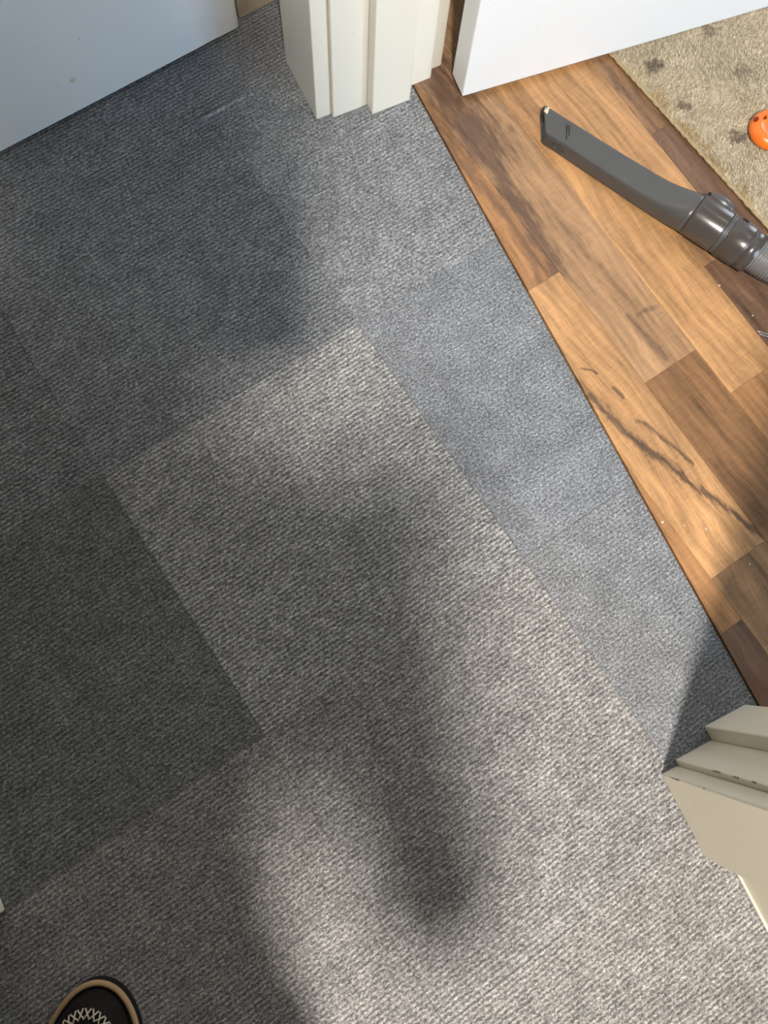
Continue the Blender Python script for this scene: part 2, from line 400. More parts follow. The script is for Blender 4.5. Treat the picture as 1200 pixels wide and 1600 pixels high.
SPEC = {(0.367, -0.233): (ORNG, 0.18, 'wood'), (0.367, -0.68): (BRN, 0.25, 'wood'), (0.461, -0.169): (LIGHT, 0.10, 'wood_knots'), (0.461, 0.300): (ORNG, 0.25, 'wood_walnut'),
        (0.461, -0.62): (TAN, 0.35, 'wood'), (0.461, 0.72): (BRN, 0.3, 'wood'), (0.555, 0.098): ((0.31, 0.180, 0.092), 0.26, 'wood_walnut'), (0.555, -0.42): (MID, 0.38, 'wood'), (0.555, 0.74): (DRK, 0.3, 'wood'),  # DRK plank is darkened for the shade between post and door leaf
        (0.648, 0.02): (LIGHT, 0.16, 'wood'), (0.648, -0.5): (ORNG, 0.2, 'wood'), (0.648, 0.69): (TAN, 0.3, 'wood'), (0.738, 0.247): (LIGHT, 0.05, 'wood'), (0.738, 0.192): (TAN, 0.2, 'wood'), (0.738, -0.45): (BRN, 0.62, 'wood'),
        (0.806, 0.405): (TAN, 0.62, 'wood'), (0.806, -0.3): (BRN, 0.55, 'wood')}
for ci in range(len(cols) - 1):
    a0, a1 = cols[ci], cols[ci + 1]
    bl = BUTT.get(a0) or [-1.1 + random.uniform(0, 0.3) + 0.48 * k for k in range(5)]
    bl = [b for b in bl]
    while bl[0] > -1.1: bl.insert(0, bl[0] - 0.47)
    while bl[-1] < 1.3: bl.append(bl[-1] + 0.47)
    for b0, b1 in zip(bl[:-1], bl[1:]):
        poly = [G(a0, b0), G(a1, b0), G(a1, b1), G(a0, b1)]
        poly = clip(poly, -1, 0, -(XT + 0.0003))
        if poly: poly = clip(poly, 0, 1, 1.4)
        if poly: poly = clip(poly, 0, -1, 1.1)
        if not poly: continue
        sp = SPEC.get((a0, b0)) or (random.choice([LIGHT, ORNG, TAN, MID, BRN]), random.uniform(0.1, 0.5), 'wood')
        o = slab('floor_plank', poly, -0.004, 0.003, 0.00008, 0.0004, M[sp[2]], lam, G((a0 + a1) / 2, (b0 + b1) / 2), TILT)
        if o: o.color = sp[0] + (sp[1],)

# ---------------------------------------------------------------- doorway frame (two posts and head)
HD = 2.02
def jamb(name, label, mirror):
    f = (lambda y: y) if not mirror else (lambda y: 0.4542 - y)
    r = empty(name, (0.40, f(0.78), 0))
    def piece(nm, x0, x1, y0, y1, bev=0.0018):
        a, b = sorted((f(y0), f(y1)))
        o = box(nm, (x0 - 0.40, a - f(0.78), 0.0), (x1 - 0.40, b - f(0.78), HD), M['cream_dim' if mirror else 'cream'], r, bev)
        return o
    piece('casing', 0.2955, 0.3195, 0.7425, 0.8535)
    piece('frame_rebate', 0.3197, 0.3745, 0.7350, 0.8000)
    piece('frame_stop', 0.3747, 0.4375, 0.7165, 0.8000)
    piece('frame_lining', 0.4377, 0.4830, 0.7366, 0.8000, 0.003)
    piece('room_casing', 0.4832, 0.5075, 0.7494, 0.8535, 0.004)
    tag(r, label, 'door frame', kind='structure'); return r
trim1 = jamb('trim_1', 'stepped cream door frame post beside the open white door', False)
trim2 = jamb('trim_2', 'stepped cream door frame post with chipped edges and paint darkened for shade', True)
head = empty('trim_3', (0.40, 0.227, HD))
for nm, x0, x1, z0 in (('casing', 0.2955, 0.3195, 0.0), ('frame_rebate', 0.3197, 0.3745, -0.007), ('frame_stop', 0.3747, 0.4375, -0.025), ('frame_lining', 0.4377, 0.4830, -0.006), ('room_casing', 0.4832, 0.5075, 0.006)):
    box(nm, (x0 - 0.40, -0.51 if z0 >= 0 else -0.45, z0 + 0.03), (x1 - 0.40, 0.51 if z0 >= 0 else 0.45, 0.13), M['cream'], head, 0.002)
tag(head, 'cream head piece over the doorway', 'door frame', kind='structure')
# paint chips on the lower post's arrises
def chip(parent, pts, z, mat):
    bm = bmesh.new()
    tube(bm, pts, [0.0003] + [0.0011 * random.uniform(0.6, 1.2) for _ in pts[1:-1]] + [0.0003], 6)
    return from_bm('paint_chip', bm, mat, parent)
M['chip'] = plain('bare_filler', (0.27, 0.22, 0.16), 0.9, 0.1, 0.2, 300)
py = -0.2883
for (z0, z1, x, y) in ((0.028, 0.055, 0.2958, py - 0.0006), (0.118, 0.123, 0.2958, py - 0.0006), (0.102, 0.125, 0.3200, -0.2812), (0.152, 0.165, 0.3200, -0.2812), (0.19, 0.2, 0.3200, -0.2812)):
    n = 6
    chip(trim2, [(x - 0.40 + random.uniform(-0.0003, 0.0003), y - (0.4542 - 0.78), z0 + (z1 - z0) * k / (n - 1)) for k in range(n)], 0, M['chip'])

# ---------------------------------------------------------------- walls
CEIL = 2.52
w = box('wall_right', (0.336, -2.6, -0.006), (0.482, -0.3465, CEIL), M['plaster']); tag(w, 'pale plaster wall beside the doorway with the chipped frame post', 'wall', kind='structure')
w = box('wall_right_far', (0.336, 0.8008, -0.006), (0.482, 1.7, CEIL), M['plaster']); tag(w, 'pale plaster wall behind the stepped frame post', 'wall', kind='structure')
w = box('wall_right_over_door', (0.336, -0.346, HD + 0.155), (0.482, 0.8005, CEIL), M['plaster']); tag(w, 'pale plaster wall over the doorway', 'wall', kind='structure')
bb = box('baseboard_right', (0.3240, -2.6, 0.0), (0.3355, -0.4086, 0.09), M['cream_dim'], None, 0.002)
tag(bb, 'cream baseboard running from the chipped frame post', 'baseboard', kind='structure')
bm = bmesh.new(); tube(bm, [(0.3225, -0.409, 0.0022), (0.3225, -1.2, 0.0022), (0.3225, -2.55, 0.0022)], 0.0022, 8)
from_bm('bead', bm, M['cream'], bb, True)

# end wall with the closed white door (turned with the tile grid)
end = empty('wall_back', (*G(0.10, 0.8990), 0), TILT)
tag(end, 'worn beige wall around the white door', 'wall', kind='structure')
box('plaster_strip', (0.2905, 0.0, 0.004), (0.44, 0.12, CEIL), M['beige'], end, 0.001)
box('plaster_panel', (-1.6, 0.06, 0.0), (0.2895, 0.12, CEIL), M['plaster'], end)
dr = empty('door_2', (*G(0.10, 0.8865), 0), TILT)
tag(dr, 'white flat door with a rounded edge standing against the beige wall', 'door', kind='structure')
bm = bmesh.new()
prof = [(-0.62, 0.0), (0.20, 0.0), (0.225, 0.0004), (0.243, 0.0006), (0.246, 0.0002), (0.250, 0.0), (0.276, 0.0), (0.281, 0.001), (0.2830, 0.003), (0.2835, 0.006), (0.2835, 0.020), (0.2835, 0.040), (-0.62, 0.040)]
a = [bm.verts.new((x, y, 0.006)) for x, y in prof]; b = [bm.verts.new((x, y, 2.0)) for x, y in prof]
bm.faces.new(a); bm.faces.new(b[::-1])
for i in range(len(prof)): bm.faces.new((a[i], a[(i + 1) % len(prof)], b[(i + 1) % len(prof)], b[i]))
from_bm('leaf', bm, M['white'], dr)
bm = bmesh.new(); bmesh.ops.create_icosphere(bm, subdivisions=2, radius=0.0045)
for v in bm.verts: v.co = Vector((v.co.x, v.co.y * 0.3, v.co.z * 0.8))
dn = from_bm('dent', bm, M['scuff'], dr, True); dn.location = (-0.0, 0.0, 0.10); 
dn.location = (0.020, 0.0003, 0.058)

# left side of the hall: the doorway the photographer stands in
t4 = empty('trim_4', (-0.52, 0.0, 0))
box('casing', (0.008, -0.0735, 0.0), (0.0325, 0.04, HD), M['cream'], t4, 0.002)
box('frame_lining', (-0.12, -0.080, 0.0), (0.0075, -0.012, HD), M['cream'], t4, 0.002)
tag(t4, 'cream door frame corner on the dark side of the hallway', 'door frame', kind='structure')
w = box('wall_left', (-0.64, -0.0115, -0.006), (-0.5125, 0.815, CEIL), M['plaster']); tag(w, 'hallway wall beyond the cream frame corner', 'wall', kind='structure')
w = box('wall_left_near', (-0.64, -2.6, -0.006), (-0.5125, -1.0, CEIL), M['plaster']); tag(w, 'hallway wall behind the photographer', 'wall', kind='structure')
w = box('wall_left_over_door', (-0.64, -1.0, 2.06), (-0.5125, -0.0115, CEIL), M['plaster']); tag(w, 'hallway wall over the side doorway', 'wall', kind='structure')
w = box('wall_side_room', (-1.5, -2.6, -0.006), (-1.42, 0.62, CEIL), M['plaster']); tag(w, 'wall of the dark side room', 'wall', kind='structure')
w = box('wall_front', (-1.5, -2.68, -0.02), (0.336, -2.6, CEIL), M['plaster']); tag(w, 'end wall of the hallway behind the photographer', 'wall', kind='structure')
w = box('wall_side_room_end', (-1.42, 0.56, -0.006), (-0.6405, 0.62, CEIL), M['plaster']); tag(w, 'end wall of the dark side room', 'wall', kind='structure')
# room beyond
wf = empty('wall_room_far', (3.04, 1.10, 0)); tag(wf, 'far wall of the laminate room with an added low window', 'wall', kind='structure')
box('wall_panel', (-0.04, -3.70, -0.02), (0.04, -0.52, CEIL), M['plaster'], wf); box('wall_panel', (-0.04, 0.52, -0.02), (0.04, 0.60, CEIL), M['plaster'], wf)
box('wall_panel', (-0.04, -0.52, -0.02), (0.04, 0.52, 0.12), M['plaster'], wf); box('wall_panel', (-0.04, -0.52, 1.50), (0.04, 0.52, CEIL), M['plaster'], wf)
w2 = empty('window_added', (3.05, 1.10, 0.12)); tag(w2, 'unseen white framed low window added to the far wall of the laminate room', 'window', kind='structure')
for y0, y1, z0, z1 in ((-0.52, -0.46, 0, 1.38), (0.46, 0.52, 0, 1.38), (-0.46, 0.46, 0, 0.06), (-0.46, 0.46, 1.32, 1.38)):
    box('window_frame', (-0.03, y0, z0), (0.03, y1, z1), M['white'], w2, 0.004)
box('pane', (-0.004, -0.46, 0.06), (0.004, 0.46, 1.32), M['glass'], w2)
w = box('wall_room_back', (0.482, 1.7, -0.02), (3.0, 1.78, CEIL), M['plaster']); tag(w, 'back wall of the laminate room', 'wall', kind='structure')
wr = empty('wall_room_window', (1.75, -2.64, 0)); tag(wr, 'window wall of the laminate room', 'wall', kind='structure')
box('wall_panel', (-1.27, -0.04, -0.006), (-0.72, 0.04, CEIL), M['plaster'], wr); box('wall_panel', (0.72, -0.04, -0.006), (1.25, 0.04, CEIL), M['plaster'], wr)
box('wall_panel', (-0.72, -0.04, -0.006), (0.72, 0.04, 0.34), M['plaster'], wr); box('wall_panel', (-0.72, -0.04, 1.70), (0.72, 0.04, CEIL), M['plaster'], wr)
wn = empty('window_1', (1.75, -2.65, 0.34)); tag(wn, 'white framed window giving daylight to the laminate room', 'window', kind='structure')
for x0, x1, z0, z1 in ((-0.72, -0.66, 0, 1.36), (0.66, 0.72, 0, 1.36), (-0.03, 0.03, 0.06, 1.30), (-0.66, 0.66, 0, 0.06), (-0.66, 0.66, 1.30, 1.36)):
    box('window_frame', (x0, -0.03, z0), (x1, 0.03, z1), M['white'], wn, 0.004)
for x0, x1 in ((-0.66, -0.03), (0.03, 0.66)): box('pane', (x0, -0.004, 0.06), (x1, 0.004, 1.30), M['glass'], wn)
ce = box('ceiling', (-1.5, -2.68, CEIL), (3.08, 1.78, CEIL + 0.05), M['ceiling']); tag(ce, 'white ceiling over the hallway and room', 'ceiling', kind='structure')

# door leaf of the laminate room
ax = Vector((1.0176 - 0.5054, 0.6293 - 0.6808)); ang = math.atan2(ax.y, ax.x)
d1 = empty('door_1', (0.5054, 0.6808, 0), ang); tag(d1, 'open white flat door leaf hanging over the laminate and rug', 'door', kind='structure')
box('leaf', (0.0, 0.0, 0.0125), (0.84, 0.042, 1.99), M['white'], d1, 0.0022)
bm = bmesh.new(); tube(bm, [(0.79, -0.0, 1.03), (0.79, -0.05, 1.03), (0.77, -0.055, 1.03), (0.68, -0.055, 1.03)], 0.009, 10)
from_bm('door_handle', bm, M['steel'], d1, True)

# lamps
def lamp(loc, label):
    r = empty('ceiling_lamp', loc); tag(r, label, 'lamp')
    bm = bmesh.new(); n = 32
    loft(bm, [[(q * math.cos(2 * math.pi * k / n), q * math.sin(2 * math.pi * k / n), z) for k in range(n)] for q, z in ((0.06, 0.12), (0.06, 0.07), (0.17, 0.055), (0.17, 0.045))])
    from_bm('base', bm, M['ceiling'], r)
    bm = bmesh.new()
    loft(bm, [[(q * math.cos(2 * math.pi * k / n), q * math.sin(2 * math.pi * k / n), z) for k in range(n)] for q, z in ((0.165, 0.044), (0.160, 0.02), (0.13, 0.006), (0.07, -0.002), (0.01, -0.004))])
    from_bm('shade', bm, M['lampglass'], r, True)
lamp(LAMP, 'round ceiling lamp over the hallway'); lamp(Vector((1.55, 0.30, 2.42)), 'round ceiling lamp over the laminate room')

# ---------------------------------------------------------------- rug
RA = math.atan2(0.819 - 0.752, 0.650 - 0.306)            # its edge leans a little more than the planks
rug = empty('rug', (0.752, 0.650, 0.003), RA)
tag(rug, 'beige low-pile rug with brown blotches lying on the laminate', 'rug')
RW, RL0, RL1 = 0.62, -0.95, 0.09
bm = bmesh.new(); nx, ny = 40, 66
gv = [[bm.verts.new((0.004 + (RW - 0.004) * i / nx, RL0 + (RL1 - RL0) * j / ny, 0.0062 + 0.0012 * math.sin(i * 1.7 + j * 0.9) * random.random())) for j in range(ny + 1)] for i in range(nx + 1)]
for i in range(nx):
    for j in range(ny): bm.faces.new((gv[i][j], gv[i + 1][j], gv[i + 1][j + 1], gv[i][j + 1]))
ext = bmesh.ops.extrude_edge_only(bm, edges=[e for e in bm.edges if e.is_boundary])
for v in [x for x in ext['geom'] if isinstance(x, bmesh.types.BMVert)]: v.co.z = 0.0
from_bm('backing', bm, M['rug'], rug, True)
bm = bmesh.new()
pts = [(0.0015 + 0.0006 * math.sin(k * 2.1), RL0 + (RL1 - RL0) * k / 240, 0.0042 + 0.0004 * math.sin(k * 1.3)) for k in range(241)]
tube(bm, pts, [0.0026 + 0.0005 * math.sin(k * 1.57) for k in range(241)], 8)
from_bm('edge_binding', bm, M['rug_edge'], rug, True)
verts, faces = [], []
rr = random.Random(3)
for k in range(150000):
    x = rr.uniform(0.004, 0.612); y = rr.uniform(-0.945, 0.083)
    L = rr.uniform(0.0045, 0.0100); th = rr.gauss(0.75 + 0.5 * math.sin(x * 30 + y * 22), 0.5); wd = rr.uniform(0.00035, 0.0008); z = 0.0062
    dx, dy = math.cos(th), math.sin(th); h1 = rr.uniform(0.0014, 0.0032)
    i0 = len(verts)
    verts += [(x - dy * wd, y + dx * wd, z), (x + dy * wd, y - dx * wd, z), (x + dx * L * 0.5 + dy * wd, y + dy * L * 0.5 - dx * wd, z + h1), (x + dx * L * 0.5 - dy * wd, y + dy * L * 0.5 + dx * wd, z + h1), (x + dx * L, y + dy * L, z + h1 * 0.9)]
    faces += [(i0, i0 + 1, i0 + 2, i0 + 3), (i0 + 3, i0 + 2, i0 + 4)]
me = bpy.data.meshes.new('pile'); me.from_pydata(verts, [], faces)
pl = link('pile', me, M['rug_pile'], rug); pl['kind'] = 'stuff'

# ---------------------------------------------------------------- crevice tool with cuff and hose
A0 = Vector((0.5921, 0.5889)); A1 = Vector((0.7616, 0.2658)); axd = (A1 - A0).normalized(); LT = (A1 - A0).length
tool = empty('vacuum_crevice_tool', (A0.x, A0.y, 0.003), math.atan2(axd.y, axd.x))
tag(tool, 'dark grey vacuum crevice nozzle with ribbed hose lying on the laminate', 'vacuum nozzle')
def srect(w_, h_, e, n=40):
    o = []
    for k in range(n):
        a_ = 2 * math.pi * (k + 0.5) / n; c_, s_ = math.cos(a_), math.sin(a_)
        o.append((w_ * math.copysign(abs(c_) ** (2 / e), c_), h_ * math.copysign(abs(s_) ** (2 / e), s_)))
    return o
# local +x along axis (tip -> hose), +y = up-right side in the photo
x_col = 0.258
st = [(0.0, 0.0195, 0.0125, 7.0, 0.0135), (0.006, 0.0200, 0.0132, 7.0, 0.0138), (0.05, 0.0200, 0.0140, 7, 0.0145), (0.12, 0.0205, 0.0150, 6.5, 0.0155), (0.18, 0.0212, 0.0165, 6, 0.017),
      (0.205, 0.0220, 0.0180, 5, 0.0185), (0.222, 0.0235, 0.0205, 3.8, 0.021), (0.238, 0.0255, 0.0240, 2.8, 0.0245), (0.25, 0.0270, 0.0268, 2.2, 0.0272), (x_col, 0.0278, 0.0278, 2.0, 0.0280)]
rings = []
for (x, w_, h_, e, zc) in st:
    sh = max(0.0, 1 - x / 0.05)
    rings.append([(x - y * 0.70 * sh, y, zc + z) for y, z in srect(w_, h_, e)])
bm = bmesh.new(); vs = loft(bm, rings, False, True)
# mouth: wall thickness and dark inside
inn = [[((p[0]) + 0.0, p[1] * 0.86, 0.0135 + (p[2] - 0.0135) * 0.80) for p in rings[0]], [(p[0] + 0.03, p[1] * 0.84, 0.0135 + (p[2] - 0.0135) * 0.78) for p in rings[0]]]
iv = [[bm.verts.new(p) for p in r] for r in inn]; n = 40
for j in range(n):
    bm.faces.new((vs[0][j], vs[0][(j + 1) % n], iv[0][(j + 1) % n], iv[0][j]))
    bm.faces.new((iv[0][j], iv[0][(j + 1) % n], iv[1][(j + 1) % n], iv[1][j]))
bm.faces.new(iv[1])
nozzle = from_bm('nozzle', bm, M['plastic'], tool, True)
bm = bmesh.new()
for r_ in range(2):
    for q in range(7):
        y = -0.0105 + q * 0.0030 + r_ * 0.0014; x = 0.038 - y * 0.62 + r_ * 0.0042
        mt = Matrix.Translation((x, y, 0.0286 + 0.0004))
        bmesh.ops.create_cone(bm, cap_ends=True, segments=10, radius1=0.00125, radius2=0.00125, depth=0.0005, matrix=mt)
pf = from_bm('perforation', bm, M['black'], nozzle); pf.location = (0, 0, -0.0009)
bm = bmesh.new()
tube(bm, [(0.040 + 0.010 * math.cos(a_), -0.0204 + 0.0, 0.0145 + 0.0045 * math.sin(a_)) for a_ in [2 * math.pi * k / 24 for k in range(24)]], 0.0005, 6, True)
from_bm('embossed_oval', bm, M['plastic2'], nozzle, True)
bm = bmesh.new(); bmesh.ops.create_icosphere(bm, subdivisions=3, radius=1.0)
for v in bm.verts:
    k = 1 + 0.25 * math.sin(v.co.x * 5 + v.co.y * 7)
    v.co = Vector((v.co.x * 0.0045 * k, v.co.y * 0.0062 * k, v.co.z * 0.0012))
sc = from_bm('scuffed_corner', bm, M['scuff'], nozzle, True); sc.location = (-0.0035, 0.0115, 0.0258); sc.rotation_euler = (0, 0, 0.5)
# collar
CR = 0.0300
def lathe_x(name, prof, mat, parent, zc, n=40, smooth=True):
    bm = bmesh.new()
    loft(bm, [[(x, r * math.cos(2 * math.pi * k / n), zc + r * math.sin(2 * math.pi * k / n)) for k in range(n)] for x, r in prof])
    return from_bm(name, bm, mat, parent, smooth)
ZC = 0.0302
col_ = lathe_x('collar', [(0.2560, 0.0270), (0.2562, 0.0288), (0.2570, 0.0296), (0.2600, 0.0298), (0.3020, 0.0300), (0.3040, 0.0296), (0.3050, 0.0280)], M['plastic2'], tool, ZC)
lathe_x('seal_ring', [(0.3045, 0.0270), (0.3048, 0.0292), (0.3062, 0.0297), (0.3072, 0.0288), (0.3080, 0.0284), (0.3090, 0.0292), (0.3105, 0.0296), (0.3115, 0.0285)], M['plastic'], tool, ZC)
cuff = lathe_x('hose_cuff', [(0.3110, 0.0270), (0.3112, 0.0292), (0.3125, 0.0300), (0.3400, 0.0300), (0.3415, 0.0298), (0.3422, 0.0285), (0.3440, 0.0280), (0.3450, 0.0288), (0.3600, 0.0286), (0.3606, 0.0260)], M['plastic2'], tool, ZC)
# release button: bulging lens on the collar's far side
bm = bmesh.new(); bmesh.ops.create_uvsphere(bm, u_segments=24, v_segments=14, radius=1.0)
for v in bm.verts: v.co = Vector((v.co.x * 0.0235, v.co.y * 0.0100, v.co.z * 0.0150))
bt = from_bm('release_button', bm, M['plastic'], col_, True); bt.location = (0.279, 0.0285, ZC + 0.008)
box('button_slot', (0.2565, 0.0215, ZC + 0.0165), (0.2605, 0.0265, ZC + 0.0205), M['black'], col_, 0.0005)
o = box('latch_slot', (-0.0045, -0.0022, -0.001), (0.0045, 0.0022, 0.001), M['black'], cuff, 0.0006)
aa = math.radians(58); o.location = (0.3205, CR * math.cos(aa), ZC + CR * math.sin(aa)); o.rotation_euler = (aa - math.pi / 2, 0, 0)
# hose with ribs, bending away out to the right
hp = catmull([(0.352, 0, ZC - 0.002), (0.40, 0.0, ZC + 0.001), (0.46, 0.004, ZC + 0.012), (0.54, 0.02, ZC + 0.014), (0.62, 0.08, 0.0365), (0.66, 0.20, 0.0362), (0.68, 0.36, 0.0362)], 36)
bm = bmesh.new(); tube(bm, hp, [0.0220 + 0.0018 * math.sin(i * math.pi / 1.5) for i in range(len(hp))], 20)
dl = []
acc = [0.0]
for a_, b_ in zip(hp[:-1], hp[1:]): acc.append(acc[-1] + (b_ - a_).length)
bm.free()
# resample evenly: one rib every 4 mm, four rings to a rib
tot = acc[-1]; stp = 0.0010; ptsr = []; j = 0
for k in range(int(tot / stp)):
    d = k * stp
    while acc[j + 1] < d: j += 1
    f_ = (d - acc[j]) / max(acc[j + 1] - acc[j], 1e-9); ptsr.append(hp[j].lerp(hp[j + 1], f_))
bm = bmesh.new(); tube(bm, ptsr, [0.0208 + (0.0, 0.0018, 0.0026, 0.0018)[k % 4] for k in range(len(ptsr))], 18)
from_bm('hose', bm, M['hose'], tool, True)

# ---------------------------------------------------------------- orange plastic piece on the rug
toy = empty('plastic_disc', (0.8995, 0.4375, 0.0112))
tag(toy, 'round orange plastic piece with small holes lying on the rug', 'plastic disc')
bm = bmesh.new(); n = 48
prof = [(0.001, 0.0), (0.026, 0.0), (0.0305, 0.002), (0.0330, 0.006), (0.0325, 0.011), (0.0300, 0.0155), (0.0265, 0.0185), (0.0235, 0.0195), (0.0210, 0.0190), (0.0185, 0.0178), (0.012, 0.0172), (0.001, 0.0172)]
loft(bm, [[(r * math.cos(2 * math.pi * k / n), r * math.sin(2 * math.pi * k / n), z) for k in range(n)] for r, z in prof])
body = from_bm('disc_body', bm, M['orange'], toy, True)
M['orange_shade'] = plain('orange_hole_shade', (0.16, 0.025, 0.004), 0.6, 0.2)  # solid plugs; the shade inside the holes is put into this colour
for hx, hy in ((-0.0195, 0.0205), (-0.0065, 0.0185), (0.0075, 0.0175)):
    a_ = math.atan2(hy, hx)
    bm = bmesh.new(); bmesh.ops.create_cone(bm, cap_ends=True, segments=16, radius1=0.0034, radius2=0.0038, depth=0.003)
    h_ = from_bm('hole', bm, M['orange_shade'], body); rr_ = math.hypot(hx, hy); h_.location = (hx, hy, 0.0176 if rr_ > 0.024 else 0.0172); h_.rotation_euler = (0, 0.42 if rr_ > 0.024 else -0.2, a_)
bm = bmesh.new(); tube(bm, [(0.0215 * math.cos(a_), 0.0215 * math.sin(a_), 0.0188) for a_ in [2 * math.pi * k / 40 for k in range(40)]], 0.0014, 8, True)
from_bm('raised_ring', bm, M['orange'], body, True)

# ---------------------------------------------------------------- hairpin, crumbs, threads
hp_ = empty('hairpin', (0.727, 0.166, 0.0045)); tag(hp_, 'silver wire hairpin lying on the dark laminate plank', 'hairpin')
bm = bmesh.new()
d_ = Vector((0.72, -0.69, 0)).normalized(); nrm = Vector((-d_.y, d_.x, 0))
path = catmull([d_ * -0.009 + nrm * 0.0016, d_ * 0.02 + nrm * 0.0022, d_ * 0.045 + nrm * 0.0018, d_ * 0.050, d_ * 0.045 - nrm * 0.0018, d_ * 0.02 - nrm * 0.0018, d_ * -0.006 - nrm * 0.0014], 6)
tube(bm, path, 0.0009, 8); from_bm('wire', bm, M['steel'], hp_, True)
def crumb(x, y, z, r, label, group, mat='crumb'):
    bm = bmesh.new(); bmesh.ops.create_icosphere(bm, subdivisions=1, radius=r)
    for v in bm.verts: v.co *= random.uniform(0.6, 1.25); v.co.z = max(v.co.z * 0.7, -r * 0.55)
    mz = min(v.co.z for v in bm.verts)
    o = from_bm('crumb', bm, M[mat]); o.location = (x, y, z - mz)
    tag(o, label, 'crumb', group); return o
for x, y, r in ((0.4837, -0.0251, 0.0012), (0.5077, -0.0413, 0.0017), (0.5367, -0.1083, 0.0011), (0.4585, -0.0078, 0.0020)):
    crumb(x, y, 0.003, r, 'small white crumb on the light laminate planks along the carpet edge', 'crumbs on the light planks')
for x, y, r in ((0.7088, 0.2577, 0.0016), (0.7289, 0.1968, 0.0012)):
    crumb(x, y, 0.003, r, 'small white crumb on the laminate beside the vacuum hose cuff', 'crumbs beside the hose')
for x, y in ((-0.1209, 0.5909), (-0.1147, 0.5996)): crumb(x, y, 0.0005, 0.0011, 'tiny pale speck on the dark carpet below the white door', 'specks on the dark carpet')
crumb(0.2905, 0.8640, 0.0005, 0.0015, 'tiny white speck on the carpet beside the stepped frame post', 'speck at frame')
def thread(name, pts, r, label, mat='stitch'):
    bm = bmesh.new(); tube(bm, catmull(pts, 5), r, 6); o = from_bm(name, bm, M[mat], None, True); tag(o, label, 'thread'); return o
thread('lint_fibre', [(-0.0486, 0.5978, 0.0009), (-0.0440, 0.5958, 0.0016), (-0.0403, 0.5919, 0.0009)], 0.0006, 'short white lint fibre on the dark carpet', 'crumb')
thread('hair_strand', [(0.0067, 0.0844, 0.0008), (0.0215, 0.0985, 0.0016), (0.0369, 0.1096, 0.0014), (0.0532, 0.1205, 0.0008)], 0.00028, 'long pale hair strand lying across the carpet')

bm = bmesh.new()
fr = [(0.136 + 0.082 * k / 14, 0.811 + 0.0115 * k / 14, 0.0002) for k in range(15)]
tube(bm, fr, [0.0004 + 0.0021 * math.sin(math.pi * k / 14) ** 0.6 * (0.8 + 0.2 * math.sin(k * 2.3)) for k in range(15)], 8)
for v in bm.verts: v.co.z = 0.0002 + (v.co.z - 0.0002) * 0.4
fo = from_bm('frayed_seam', bm, M['carpet'], floor, True); fo.color = (1.9, 2.0, 2.15, 0.2)
# ---------------------------------------------------------------- slippers and the person standing in them
FD = Vector((0.455, 0.890, 0)).normalized(); FR = Vector((FD.y, -FD.x, 0))
def outline(s, W_=0.060, L_=0.305, d0=0.0, n=36):
    """slipper outline (closed, counter-clockwise), toe at y=-d0, heel at y=-d0-L_"""
    right = []
    for i in range(n + 1):
        q = 0.5 - 0.5 * math.cos(math.pi * i / n); d = q * L_
        tz = 0.34 * L_; hz = 0.20 * L_
        if d < tz: wd = W_ * (1 - (1 - d / tz) ** 2.1) ** 0.5
        elif d > L_ - hz: wd = 0.74 * W_ * max(0.0, 1 - ((d - L_ + hz) / hz) ** 2.2) ** 0.5
        else:
            k = (d - tz) / (L_ - hz - tz); wd = W_ * (1 - 0.26 * (3 * k * k - 2 * k ** 3))
        right.append((wd, -d0 - d))
    cx = lambda y: -s * 0.010 * math.cos(math.pi * min(1.0, max(0.0, -y / 0.30)))
    pts = [(x + cx(y), y) for x, y in right[::-1]] + [(-x + cx(y), y) for x, y in right[1:-1]]
    return pts
def mixr(a, b, t_, z): return [(p[0] + (q[0] - p[0]) * t_, p[1] + (q[1] - p[1]) * t_, z(p[1] + (q[1] - p[1]) * t_)) for p, q in zip(a, b)]
